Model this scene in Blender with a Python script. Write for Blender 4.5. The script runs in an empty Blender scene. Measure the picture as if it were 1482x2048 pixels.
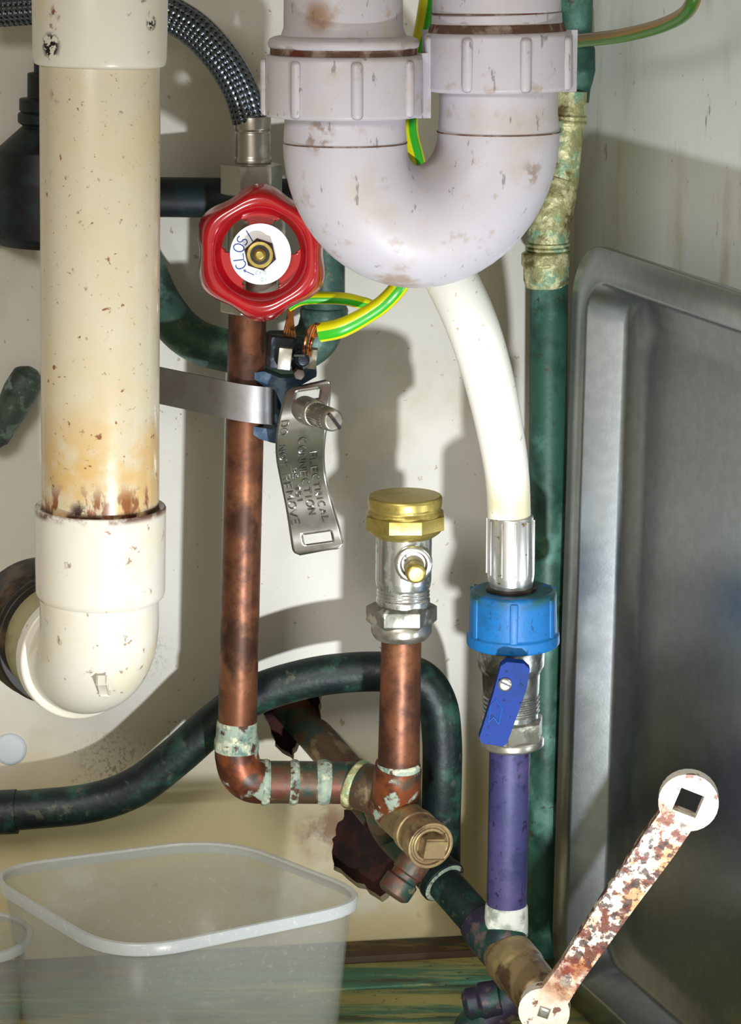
import bpy, bmesh, math, random
from mathutils import Vector, Matrix, noise
from mathutils.geometry import delaunay_2d_cdt
random.seed(4)
SC = bpy.context.scene
COL = SC.collection
R = math.radians
# ------------------------------------------------------------------ camera
FPX, PITCH = 5000.0, R(13)
CAM = Vector((0, -1.11, 0.241))
cd = bpy.data.cameras.new('camera'); cam = bpy.data.objects.new('camera', cd); COL.objects.link(cam)
cam.location = CAM; cam.rotation_euler = (R(90) - PITCH, 0, 0)
cd.sensor_fit = 'VERTICAL'; cd.sensor_height = 36; cd.lens = 36 * FPX / 2048; cd.clip_start = 0.01; cd.clip_end = 20
SC.camera = cam
# ------------------------------------------------------------------ world, lights, exposure
w = bpy.data.worlds.new('world'); SC.world = w; w.use_nodes = True
w.node_tree.nodes['Background'].inputs[0].default_value = (1.0, 0.89, 0.70, 1)
w.node_tree.nodes['Background'].inputs[1].default_value = 0.6
def light(name, kind, loc, aim, energy, col, **kw):
    l = bpy.data.lights.new(name, kind); l.energy = energy; l.color = col
    for k, v in kw.items(): setattr(l, k, v)
    o = bpy.data.objects.new(name, l); COL.objects.link(o); o.location = loc
    o.rotation_euler = (Vector(aim) - Vector(loc)).to_track_quat('-Z', 'Y').to_euler()
    return o
light('torch_beam', 'SPOT', (0.075, -0.50, -0.171), (0.03, 0.0, 0.06), 8.0, (0.93, 0.97, 1.0),
      spot_size=R(74), spot_blend=1.0, shadow_soft_size=0.008)
light('fill_light', 'AREA', (-0.35, -1.3, 0.62), (0.05, 0, 0.05), 8, (1.0, 0.97, 0.94), size=0.35)  # soft fill added out front, set to the left to brighten the right wall
vs = SC.view_settings
vs.view_transform = 'Standard'; vs.look = 'None'; vs.gamma = 1; vs.use_curve_mapping = False; vs.exposure = 0.3
# ------------------------------------------------------------------ helpers: placing
FW = Vector((0, math.cos(PITCH), -math.sin(PITCH))); UP = Vector((0, math.sin(PITCH), math.cos(PITCH)))
def ray(x, y): return FW + Vector((1, 0, 0)) * ((x - 741) / FPX) + UP * ((1024 - y) / FPX)
def P(x, y, h):                       # point at distance h in front of the plane Y = 0
    r = ray(x, y); return CAM + r * ((-h - CAM.y) / r.y)
def PZ(x, y, z):
    r = ray(x, y); return CAM + r * ((z - CAM.z) / r.z)
def S(p): return (p - CAM).dot(FW) / FPX      # metres per pixel at p
WALL_YAW = R(8)
WN = Vector((math.sin(WALL_YAW), -math.cos(WALL_YAW), 0))
WE = Vector((math.cos(WALL_YAW), math.sin(WALL_YAW), 0))
def PW(x, y, off=0.0):                # point on the back wall
    r = ray(x, y); return CAM + r * ((WN * off - CAM).dot(WN) / r.dot(WN))
FLOOR = PW(830, 1874).z - .003
# ------------------------------------------------------------------ helpers: objects
def thing(name, label, cat, loc, group=None):
    o = bpy.data.objects.new(name, None); COL.objects.link(o); o.location = loc
    o.empty_display_size = 0.01
    o['label'] = label; o['category'] = cat
    if group: o['group'] = group
    return o
def rootloc(o):
    while o.parent: o = o.parent
    return o.location.copy()
def finish(bm, sharp=38):
    bmesh.ops.remove_doubles(bm, verts=bm.verts, dist=1e-6)
    bmesh.ops.recalc_face_normals(bm, faces=bm.faces)
    lim = R(sharp)
    for f in bm.faces: f.smooth = True
    for e in bm.edges:
        if len(e.link_faces) == 2 and e.calc_face_angle(0) > lim: e.smooth = False
def obj(name, bm, mat, parent=None, sharp=38, label=None, fin=True):
    if fin: finish(bm, sharp)
    loc = Vector()
    if parent: loc = rootloc(parent)
    if parent: bmesh.ops.translate(bm, verts=bm.verts, vec=-loc)
    me = bpy.data.meshes.new(name); bm.to_mesh(me); bm.free()
    me.materials.append(mat)
    o = bpy.data.objects.new(name, me); COL.objects.link(o)
    if parent: o.parent = parent
    if label: o['label'] = label
    return o
def struct(o): o['kind'] = 'structure'; return o
# ------------------------------------------------------------------ helpers: shapes
def smooth_path(pts, n=10):
    pts = [Vector(p) for p in pts]
    if len(pts) < 3: return pts
    out = []
    ext = [pts[0] * 2 - pts[1]] + pts + [pts[-1] * 2 - pts[-2]]
    for i in range(1, len(ext) - 2):
        a, b, c, d = ext[i-1:i+3]
        for k in range(n):
            t = k / n
            out.append(0.5 * ((2*b) + (c-a)*t + (2*a-5*b+4*c-d)*t*t + (3*b-a-3*c+d)*t**3))
    out.append(pts[-1]); return out
def tube(bm, pts, rad, seg=28, caps=True, n=10, smooth=True, up=None):
    raw = [Vector(p) for p in pts]
    path = smooth_path(raw, n) if smooth else raw
    if not isinstance(rad, (list, tuple)): rad = [rad] * len(raw)
    m = len(path); rr = []
    for i in range(m):
        t = i / (m - 1) * (len(rad) - 1); k = min(int(t), len(rad) - 2); q = t - k
        rr.append(rad[k] * (1 - q) + rad[k+1] * q)
    uv = bm.loops.layers.uv.verify()
    tan = [(path[min(i+1, m-1)] - path[max(i-1, 0)]).normalized() for i in range(m)]
    ref = Vector(up) if up else (Vector((0, 0, 1)) if abs(tan[0].z) < 0.9 else Vector((0, -1, 0)))
    nrm = (ref - tan[0] * ref.dot(tan[0])).normalized()
    rings = []; L = [0.0]
    for i in range(m):
        if i: L.append(L[-1] + (path[i] - path[i-1]).length)
        nrm = (nrm - tan[i] * nrm.dot(tan[i])).normalized(); b = tan[i].cross(nrm)
        rings.append([bm.verts.new(path[i] + (nrm * math.cos(2*math.pi*j/seg) + b * math.sin(2*math.pi*j/seg)) * rr[i]) for j in range(seg)])
    for i in range(m - 1):
        for j in range(seg):
            k = (j + 1) % seg
            f = bm.faces.new((rings[i][j], rings[i][k], rings[i+1][k], rings[i+1][j]))
            for lp, (u, v) in zip(f.loops, ((L[i], j/seg), (L[i], (j+1)/seg), (L[i+1], (j+1)/seg), (L[i+1], j/seg))): lp[uv].uv = (u, v)
    if caps:
        bm.faces.new(rings[0]); bm.faces.new(rings[-1])
    return bm
def roundp(pr, b):
    if b <= 0: return pr
    out = [pr[0]]
    for i in range(1, len(pr) - 1):
        a, c, d = Vector(pr[i-1]), Vector(pr[i]), Vector(pr[i+1])
        la, ld = (a-c).length, (d-c).length
        if la < 1e-7 or ld < 1e-7: out.append(pr[i]); continue
        k = min(b, la * .42, ld * .42)
        s, e = c + (a-c).normalized()*k, c + (d-c).normalized()*k
        for t in (0, .33, .67, 1): 
            q = s*(1-t)**2 + c*2*t*(1-t) + e*t*t; out.append((q.x, q.y))
    out.append(pr[-1]); return out
def lathe(bm, p0, axis, prof, seg=40, rot=0.0, bev=0.0006, ref=None):
    """prof: (distance along axis, radius); closed to the axis at both ends."""
    axis = Vector(axis).normalized()
    ref = Vector(ref) if ref else (Vector((0, -1, 0)) if abs(axis.y) < .8 else Vector((0, 0, 1)))
    n = (ref - axis * ref.dot(axis)).normalized(); b = axis.cross(n)
    pr = roundp([(prof[0][0], 0.0)] + list(prof) + [(prof[-1][0], 0.0)], bev)
    rings = []
    for t, r in pr:
        c = Vector(p0) + axis * t
        if r < 1e-7: rings.append([bm.verts.new(c)])
        else: rings.append([bm.verts.new(c + (n*math.cos(2*math.pi*j/seg+rot) + b*math.sin(2*math.pi*j/seg+rot))*r) for j in range(seg)])
    for A, B in zip(rings, rings[1:]):
        if len(A) == 1 and len(B) == 1: continue
        for j in range(seg):
            k = (j+1) % seg
            if len(A) == 1: bm.faces.new((A[0], B[k], B[j]))
            elif len(B) == 1: bm.faces.new((A[j], A[k], B[0]))
            else: bm.faces.new((A[j], A[k], B[k], B[j]))
    return bm
def vl(bm, xt, xb, h, prof, seg=44, rot=0.0, bev=0.0006):
    """upright lathe, prof in (image row, pixel radius); column runs xt (first row) .. xb (last row)."""
    y0, y1 = prof[0][0], prof[-1][0]
    a, b = P(xt, y0, h), P(xb, y1, h)
    ax = b - a; pr = []
    for y, r in prof:
        t = (y - y0) / (y1 - y0); p = P(xt + (xb-xt)*t, y, h)
        pr.append(((p - a).dot(ax.normalized()), r * S(p)))
    return lathe(bm, a, ax, pr, seg, rot, bev)
def poly_prism(bm, outline, n, thick, holes=()):
    """flat outline (world points) with holes, extruded along n by thick"""
    n = Vector(n).normalized(); o = outline[0].copy()
    ref = Vector((1, 0, 0)) if abs(n.x) < .8 else Vector((0, 0, 1))
    e1 = (ref - n*ref.dot(n)).normalized(); e2 = n.cross(e1)
    loops = [outline] + list(holes)
    vs2, ed, faces = [], [], []
    for lp in loops:
        s = len(vs2); k = len(lp)
        vs2 += [((p-o).dot(e1), (p-o).dot(e2)) for p in lp]
        ed += [(s+i, s+(i+1) % k) for i in range(k)]
    vo, eo, fo, *_ = delaunay_2d_cdt([Vector(v) for v in vs2], ed, [], 1, 1e-7)
    def inside(q, lp):
        c = False; k = len(lp)
        for i in range(k):
            a, b = lp[i], lp[(i+1) % k]
            if (a[1] > q[1]) != (b[1] > q[1]) and q[0] < (b[0]-a[0])*(q[1]-a[1])/(b[1]-a[1])+a[0]: c = not c
        return c
    l2 = []; s = 0
    for lp in loops: l2.append(vs2[s:s+len(lp)]); s += len(lp)
    A = [bm.verts.new(o + e1*v.x + e2*v.y) for v in vo]; B = [bm.verts.new(o + e1*v.x + e2*v.y + n*thick) for v in vo] if thick else None
    for f in fo:
        c = sum((vo[i] for i in f), Vector((0, 0))) / len(f)
        if not inside(c, l2[0]) or any(inside(c, h) for h in l2[1:]): continue
        bm.faces.new([A[i] for i in f])
        if thick: bm.faces.new([B[i] for i in reversed(f)])
    if thick:
        As = {v: i for i, v in enumerate(A)}
        for e in [e for e in bm.edges if len(e.link_faces) == 1 and e.verts[0] in As and e.verts[1] in As]:
            i, j = As[e.verts[0]], As[e.verts[1]]
            bm.faces.new((A[i], A[j], B[j], B[i]))
    return bm
def box(bm, c, ex, ey, ez, sx, sy, sz, bev=0.0):
    c, ex, ey, ez = Vector(c), Vector(ex).normalized(), Vector(ey).normalized(), Vector(ez).normalized()
    before = set(bm.verts)
    r = bmesh.ops.create_cube(bm, size=1)
    for v in r['verts']: v.co = c + ex*v.co.x*sx + ey*v.co.y*sy + ez*v.co.z*sz
    if bev:
        es = {e for v in r['verts'] for e in v.link_edges}
        bmesh.ops.bevel(bm, geom=list(es), offset=bev, segments=2, affect='EDGES', profile=.5)
    return bm
def circ(c, e1, e2, r, n=32, a0=0): return [c + e1*math.cos(a0+2*math.pi*i/n)*r + e2*math.sin(a0+2*math.pi*i/n)*r for i in range(n)]
def new(): return bmesh.new()
X, Y, Z = Vector((1, 0, 0)), Vector((0, 1, 0)), Vector((0, 0, 1))
# ------------------------------------------------------------------ materials
def lin(c):
    if isinstance(c, str): c = [int(c[i:i+2], 16) for i in (0, 2, 4)]
    return tuple((v/255/12.92 if v/255 <= .04045 else ((v/255+.055)/1.055)**2.4) for v in c) + (1,)
def mat(name, base, rough=.5, metal=0.0, layers=(), bump=None, coat=0.0, spec=.5, sss=0.0):
    """layers: dict(c=colour, s=noise scale, lo, hi, st=stretch, at=(point, radius) or z=(height, half width), m=metal, r=roughness)"""
    m = bpy.data.materials.new(name); m.use_nodes = True; nt = m.node_tree; N, L = nt.nodes, nt.links
    b = N['Principled BSDF']
    b.inputs['Roughness'].default_value = rough; b.inputs['Metallic'].default_value = metal
    b.inputs['Coat Weight'].default_value = coat; b.inputs['Specular IOR Level'].default_value = spec
    if sss: b.inputs['Subsurface Weight'].default_value = sss; b.inputs['Subsurface Radius'].default_value = (.004, .003, .002)
    geo = N.new('ShaderNodeNewGeometry'); pos = geo.outputs['Position']
    rgb = N.new('ShaderNodeRGB'); rgb.outputs[0].default_value = lin(base)
    cur = rgb.outputs[0]; met = None; rou = None
    def math_(op, a, bb, clamp=False):
        n = N.new('ShaderNodeMath'); n.operation = op; n.use_clamp = clamp
        for i, v in enumerate((a, bb)):
            if isinstance(v, (int, float)): n.inputs[i].default_value = v
            elif v is not None: L.new(v, n.inputs[i])
        return n.outputs[0]
    for i, ly in enumerate(layers):
        mp = N.new('ShaderNodeMapping'); L.new(pos, mp.inputs[0]); mp.inputs['Scale'].default_value = ly.get('st', (1, 1, 1))
        mp.inputs['Location'].default_value = (i*.37+.11, i*.21, i*.53)
        no = N.new('ShaderNodeTexNoise'); L.new(mp.outputs[0], no.inputs['Vector']); no.inputs['Scale'].default_value = ly.get('s', 60)
        no.inputs['Detail'].default_value = ly.get('d', 6); no.inputs['Roughness'].default_value = ly.get('nr', .6)
        mr = N.new('ShaderNodeMapRange'); mr.interpolation_type = 'SMOOTHSTEP'; L.new(no.outputs[0], mr.inputs['Value'])
        lo_, hi_ = ly.get('lo', .5), ly.get('hi', .65); sh = .07 if lo_ >= .56 else .02
        mr.inputs['From Min'].default_value = lo_ - sh; mr.inputs['From Max'].default_value = hi_ - sh
        fac = mr.outputs[0]
        if 'at' in ly:
            p, r = ly['at']
            d = N.new('ShaderNodeVectorMath'); d.operation = 'DISTANCE'; L.new(pos, d.inputs[0]); d.inputs[1].default_value = p
            k = N.new('ShaderNodeMapRange'); k.interpolation_type = 'SMOOTHSTEP'; L.new(d.outputs['Value'], k.inputs['Value'])
            k.inputs['From Min'].default_value = r; k.inputs['From Max'].default_value = r*ly.get('core', .3); fac = math_('MULTIPLY', fac, k.outputs[0])
        if 'z' in ly:
            z, hw = ly['z']; sp = N.new('ShaderNodeSeparateXYZ'); L.new(pos, sp.inputs[0])
            dz = math_('ABSOLUTE', math_('SUBTRACT', sp.outputs[2], z), None)
            k = N.new('ShaderNodeMapRange'); k.interpolation_type = 'SMOOTHSTEP'; L.new(dz, k.inputs['Value'])
            k.inputs['From Min'].default_value = hw; k.inputs['From Max'].default_value = hw*ly.get('core', .2); fac = math_('MULTIPLY', fac, k.outputs[0])
        fac = math_('MULTIPLY', fac, ly.get('a', 1.0))
        mx = N.new('ShaderNodeMix'); mx.data_type = 'RGBA'; L.new(fac, mx.inputs[0]); L.new(cur, mx.inputs[6]); mx.inputs[7].default_value = lin(ly['c']); cur = mx.outputs[2]
        if 'm' in ly:
            q = N.new('ShaderNodeMix'); L.new(fac, q.inputs[0]); q.inputs[3].default_value = ly['m']
            if met is None: q.inputs[2].default_value = metal
            else: L.new(met, q.inputs[2])
            met = q.outputs[0]
        if 'r' in ly:
            q = N.new('ShaderNodeMix'); L.new(fac, q.inputs[0]); q.inputs[3].default_value = ly['r']
            if rou is None: q.inputs[2].default_value = rough
            else: L.new(rou, q.inputs[2])
            rou = q.outputs[0]
    L.new(cur, b.inputs['Base Color'])
    if met is not None: L.new(met, b.inputs['Metallic'])
    if rou is not None: L.new(rou, b.inputs['Roughness'])
    if bump:
        no = N.new('ShaderNodeTexNoise'); L.new(pos, no.inputs['Vector']); no.inputs['Scale'].default_value = bump[0]; no.inputs['Detail'].default_value = 5
        bp = N.new('ShaderNodeBump'); L.new(no.outputs[0], bp.inputs['Height']); bp.inputs['Strength'].default_value = bump[1]; bp.inputs['Distance'].default_value = bump[2] if len(bump) > 2 else .0006
        L.new(bp.outputs[0], b.inputs['Normal'])
    return m
D = dict
grime = lambda a=.8, s=90: D(c='6b4a28', s=s, lo=.66, hi=.76, a=a)
M = {}
M['wall'] = mat('painted_wall', 'cfccc2', .45, layers=[D(c='a89a78', s=14, lo=.52, hi=.8, a=.5), D(c='8a7a50', s=170, lo=.73, hi=.78, a=.7), D(c='3a3020', s=420, lo=.76, hi=.80, a=.8),
     D(c='b8a468', s=18, lo=.25, hi=.5, a=.75, z=(-.21, .11), core=.5), D(c='4a4030', s=500, lo=.56, hi=.64, a=.7, at=(P(290, 1290, 0), .022)), D(c='4a4030', s=500, lo=.58, hi=.66, a=.7, at=(P(230, 1510, 0), .03)),
     D(c='7a4a20', s=60, lo=.4, hi=.6, a=.8, at=(PW(650, 1660), .02))], bump=(300, .12, .0004))
M['wallr'] = mat('stained_side_wall', 'ced4d0', .4, layers=[D(c='9a9060', s=45, st=(1, 1, .25), lo=.60, hi=.80, a=.5), D(c='6b4a1c', s=120, st=(1, 1, .35), lo=.72, hi=.80, a=.8), D(c='33301f', s=380, st=(1, 1, .5), lo=.75, hi=.80, a=.7)], bump=(220, .15, .0004))
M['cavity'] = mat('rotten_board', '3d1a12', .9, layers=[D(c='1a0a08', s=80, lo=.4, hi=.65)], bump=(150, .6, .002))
M['shell'] = mat('cabinet_board', 'b5ab95', .6, layers=[D(c='8f8060', s=20, lo=.5, hi=.75, a=.5)])
M['wood'] = mat('stained_wood', 'b3ab68', .65, layers=[D(c='2f7a66', s=24, st=(.35, 2.2, 1), lo=.44, hi=.6, a=.9), D(c='4a3c28', s=50, st=(.3, 2.5, 1), lo=.56, hi=.72, a=.8), D(c='b5b06a', s=70, st=(.3, 2, 1), lo=.6, hi=.75, a=.6), D(c='20251a', s=300, lo=.68, hi=.75, a=.7)], bump=(160, .35, .001))
M['woodb'] = mat('dark_wood_strip', '4a3422', .7, layers=[D(c='1c3a30', s=50, st=(.4, 2, 1), lo=.5, hi=.65), D(c='6b5a30', s=90, st=(.4, 2, 1), lo=.58, hi=.7)], bump=(160, .35, .001))
zr = P(200, 1010, .16).z; zt = P(690, 95, .17).z
M['cream'] = mat('aged_cream_plastic', 'cac1aa', .28, layers=[D(c='c9b486', s=26, lo=.45, hi=.7, a=.5), D(c='c8a05a', s=60, lo=.42, hi=.62, a=.75, z=(zr + .012, .042)), D(c='7a3c12', s=130, st=(1, 1, .45), lo=.60, hi=.68, a=.9, z=(zr + .002, .013)), D(c='3a1208', s=70, lo=.40, hi=.52, a=1, z=(zr - .001, .0035)),
     D(c='7a3c18', s=190, lo=.72, hi=.76, a=.9), D(c='5a4a28', s=420, lo=.7, hi=.76, a=.5), D(c='5a2a10', s=150, lo=.46, hi=.54, at=(P(95, 190, .18), .006)), D(c='240c1c', s=300, lo=.42, hi=.52, at=(P(160, 1022, .18), .0055))], coat=.25)
zc = P(200, 60, .16)
M['ivory'] = mat('ivory_plastic', 'd9d5c9', .28, layers=[D(c='d8c99c', s=40, lo=.52, hi=.75, a=.5), D(c='7a4a30', s=150, lo=.7, hi=.76, a=.7), D(c='5a2a12', s=80, lo=.45, hi=.6, a=.9, z=(zr - .0005, .003)),
     D(c='14101c', s=420, lo=.47, hi=.52, at=(P(96, 92, .18), .0062), core=.5), D(c='14101c', s=500, lo=.5, hi=.55, at=(P(305, 46, .175), .0035), core=.5), D(c='7a3a20', s=300, lo=.5, hi=.6, at=(P(115, 26, .18), .004))], coat=.25)
M['trap'] = mat('white_trap_plastic', 'bcb9c2', .45, layers=[D(c='b3a594', s=38, lo=.52, hi=.75, a=.55), D(c='9a8068', s=110, lo=.64, hi=.78, a=.5), D(c='4a3a30', s=300, st=(1, 1, .35), lo=.71, hi=.76, a=.55),
     D(c='6b4a28', s=60, lo=.38, hi=.58, a=.8, at=(P(865, 325, .16), .014)), D(c='8a6030', s=60, lo=.4, hi=.6, a=.8, at=(P(640, 35, .19), .009)), D(c='8a6a3a', s=70, lo=.42, hi=.6, a=.6, at=(P(800, 570, .18), .016)), D(c='7a5a40', s=160, lo=.5, hi=.6, a=.8, at=(P(640, 270, .19), .009)), D(c='7a5c3c', s=160, lo=.5, hi=.6, a=.7, at=(P(1080, 350, .18), .009))], bump=(260, .1, .0003))
M['dirt'] = mat('brown_grime', '5a4034', .8, layers=[D(c='8a7a70', s=140, lo=.5, hi=.65), D(c='5a2410', s=100, lo=.55, hi=.65)])
M['olive'] = mat('shaded_dirty_olive', '9c9670', .45, layers=[D(c='6f6a48', s=50, lo=.5, hi=.7)])  # dirty olive stub, with the shade behind the elbow put into its darker colour
M['rub'] = mat('black_rubber', '17120f', .5, layers=[D(c='4a3a2a', s=80, lo=.58, hi=.7)])
M['copper'] = mat('tarnished_copper', '7a4c34', .42, .55, layers=[D(c='3c261e', s=45, lo=.40, hi=.62, a=.9, r=.5), D(c='a06c48', s=40, lo=.58, hi=.75, a=.6), D(c='241614', s=520, lo=.69, hi=.75, a=.7, m=.2), D(c='3a2018', s=70, lo=.60, hi=.78, a=.7, m=.4)], bump=(300, .12, .0003))
M['copperfit'] = mat('heat_marked_copper', '86492c', .42, .5, layers=[D(c='47281c', s=70, lo=.45, hi=.6, a=.85), D(c='8fa090', s=70, lo=.60, hi=.66, a=.95, m=0, r=.8), D(c='1f3a34', s=80, lo=.60, hi=.7, a=.7, m=.1)], bump=(200, .3, .0006))
M['solder'] = mat('verdigris_solder', '98a594', .7, .1, layers=[D(c='5f7a70', s=120, lo=.5, hi=.65), D(c='c8cbb0', s=150, lo=.56, hi=.68), D(c='4a3026', s=140, lo=.62, hi=.7)], bump=(220, .6, .0012))
M['brownfit'] = mat('brown_green_fitting', '5a4634', .5, .4, layers=[D(c='1c3f38', s=60, lo=.5, hi=.62, a=.9, m=.1), D(c='8a7a5a', s=110, lo=.62, hi=.72, a=.7), D(c='6a2f22', s=70, lo=.6, hi=.7, a=.6)], bump=(200, .35, .0008))
M['darkpipe'] = mat('dark_verdigris_pipe', '10211f', .5, .2, layers=[D(c='2f5a4c', s=70, lo=.52, hi=.72, a=.75), D(c='0a0e18', s=40, lo=.5, hi=.65, a=.7), D(c='56564a', s=160, lo=.66, hi=.76, a=.6)], bump=(240, .4, .0008))
M['blackpipe'] = mat('black_pipe', '0b0e16', .5, .1, layers=[D(c='0f2a30', s=60, lo=.5, hi=.7)], bump=(200, .2))
M['teal'] = mat('teal_verdigris_pipe', '36554c', .5, .15, layers=[D(c='7aa598', s=45, lo=.48, hi=.7, a=.8), D(c='0f1a1a', s=50, lo=.52, hi=.66, a=.8), D(c='7a7a50', s=120, lo=.66, hi=.75, a=.5)], bump=(200, .35, .0008))
M['green'] = mat('green_verdigris_pipe', '2f5a4b', .5, .1, layers=[D(c='6a9c8e', s=40, lo=.5, hi=.7, a=.8), D(c='12382f', s=50, lo=.50, hi=.66, a=.8), D(c='3a3020', s=200, lo=.68, hi=.74, a=.8)], bump=(200, .3, .0008))
M['crust'] = mat('crusted_brass', 'a8a878', .5, .35, layers=[D(c='6fa890', s=90, lo=.5, hi=.65, a=.8, m=0), D(c='e0dcae', s=160, lo=.56, hi=.68, a=.9), D(c='5a4420', s=90, lo=.6, hi=.7, a=.8)], bump=(260, .8, .0014))
M['purple'] = mat('purple_tarnished_pipe', '3a3866', .55, .2, layers=[D(c='514670', s=60, lo=.48, hi=.65, a=.7), D(c='262b52', s=80, lo=.5, hi=.66, a=.8), D(c='201c3a', s=300, lo=.64, hi=.72, a=.8)], bump=(260, .2))
M['brass'] = mat('brass', 'ae9c56', .38, .75, layers=[D(c='8f7a2c', s=240, lo=.5, hi=.7, a=.6)], bump=(700, .25, .0003))
M['brassdk'] = mat('aged_brass', '8f7a58', .45, .5, layers=[D(c='5a4432', s=70, lo=.5, hi=.65), D(c='a89a66', s=120, lo=.6, hi=.7, a=.5)], bump=(260, .3))
M['bronze'] = mat('dark_bronze', '4a3a34', .4, .5)
M['chrome'] = mat('dull_chrome', 'c9cac6', .26, .92, layers=[D(c='6a6a5c', s=180, lo=.6, hi=.72, a=.7, r=.5, m=.3), D(c='2a2620', s=420, lo=.7, hi=.75, a=.8, m=0)], bump=(400, .15, .0003))
M['nickel'] = mat('nickel_plate', 'b5b2a8', .32, .85, layers=[D(c='7a776a', s=120, lo=.55, hi=.72, a=.6)], bump=(400, .12, .0003))
M['nutgrey'] = mat('worn_plated_nut', '8f8c80', .42, .75, layers=[D(c='3f4438', s=80, lo=.5, hi=.64, a=.8, m=.2), D(c='d8d5c8', s=120, lo=.58, hi=.7, a=.7)], bump=(300, .25, .0005))
M['steel'] = mat('brushed_strap_steel', 'a09fa2', .34, .92, layers=[D(c='8c898a', s=90, lo=.45, hi=.65, a=.5)])
M['tray'] = mat('stainless_tray', 'a6acb0', .31, 1.0, layers=[D(c='969ca0', s=200, lo=.4, hi=.6, a=.5)], bump=(900, .1, .0002))
M['bluesteel'] = mat('blued_steel', '2f4258', .4, .7, layers=[D(c='5f7285', s=90, lo=.52, hi=.68, a=.7), D(c='14202c', s=70, lo=.55, hi=.68, a=.6)], bump=(300, .15))
M['darksteel'] = mat('dark_terminal_steel', '1c242c', .35, .6, layers=[D(c='4a5a66', s=160, lo=.58, hi=.7)])
M['tag'] = mat('thin_aluminium_tag', 'a6a8a6', .24, .95, layers=[D(c='6f716c', s=60, lo=.45, hi=.65, a=.6)])
M['red'] = mat('red_enamel', 'a80d1a', .22, 0, layers=[D(c='880a14', s=60, lo=.5, hi=.7, a=.6)], coat=.8, bump=(90, .05))
M['dial'] = mat('white_dial', 'f4f4f6', .35)
M['ink'] = mat('blue_ink', '1c4fa0', .5)
M['cyan'] = mat('pale_cyan_ink', '5fb0b4', .5)
M['wire'] = mat('bare_copper_wire', 'b5713c', .35, .8, layers=[D(c='5a3018', s=300, lo=.5, hi=.62)])
M['hose'] = mat('white_hose_rubber', 'efeee6', .4, layers=[D(c='cfc89c', s=30, lo=.3, hi=.5, a=.8, z=(P(1020, 1035, .1).z, .022)), D(c='8a8050', s=300, lo=.72, hi=.77, a=.6)])
M['alu'] = mat('crimped_aluminium', 'd2d2d0', .3, .85, layers=[D(c='8f8c84', s=120, st=(1, 1, .2), lo=.55, hi=.68, a=.6), D(c='8a7a40', s=300, lo=.7, hi=.76)])
M['blue'] = mat('blue_plastic', '0c66a8', .5, layers=[D(c='0a5080', s=60, lo=.5, hi=.7, a=.6), D(c='0a2f4a', s=500, lo=.66, hi=.76, a=.6), D(c='1c4a40', s=70, lo=.35, hi=.55, a=.9, z=(P(1025, 1178, .1).z, .006))], bump=(260, .25))
M['lever'] = mat('dark_blue_paint', '15337e', .6, spec=.15, layers=[D(c='15306a', s=120, lo=.52, hi=.68, a=.7), D(c='0e1c40', s=300, lo=.66, hi=.72)], bump=(240, .2))
M['valvebody'] = mat('grey_valve_body', '8b8d88', .36, .8, layers=[D(c='4a4f48', s=70, lo=.5, hi=.64, a=.8), D(c='d5d6d2', s=110, lo=.6, hi=.7, a=.7), D(c='2a2218', s=260, lo=.68, hi=.74, m=0)], bump=(300, .2))
M['limescale'] = mat('white_lime_joint', 'c4c8be', .75, layers=[D(c='8a9286', s=120, lo=.5, hi=.65), D(c='e6e6dc', s=160, lo=.55, hi=.7)], bump=(260, .5, .001))
M['darkfit'] = mat('dark_stained_fitting', '2b2638', .5, .3, layers=[D(c='1c4038', s=60, lo=.5, hi=.64), D(c='5a4a4a', s=110, lo=.6, hi=.7)], bump=(220, .35, .0008))
M['rusty'] = mat('rusty_pale_steel', 'efe6d6', .5, .15, layers=[D(c='b87420', s=75, lo=.43, hi=.62, a=.85, at=(P(1225, 1800, .155), .062), core=.6), D(c='5e260c', s=190, lo=.54, hi=.6, a=.95, at=(P(1235, 1790, .155), .056), core=.55), D(c='2c120c', s=300, lo=.58, hi=.64, a=.9, at=(P(1240, 1790, .155), .056), core=.6), D(c='6a2a10', s=160, lo=.63, hi=.69, a=.9), D(c='8a3410', s=70, lo=.4, hi=.55, a=.8, at=(P(1140, 1950, .155), .014))], bump=(240, .5, .0010))
M['handle'] = mat('grey_green_handle', '46544e', .55, .2, layers=[D(c='2a3632', s=60, lo=.5, hi=.66), D(c='6f8078', s=160, lo=.6, hi=.7)], bump=(260, .35))
M['cap'] = mat('pale_blue_cap', 'c3ccd2', .5)
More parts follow.
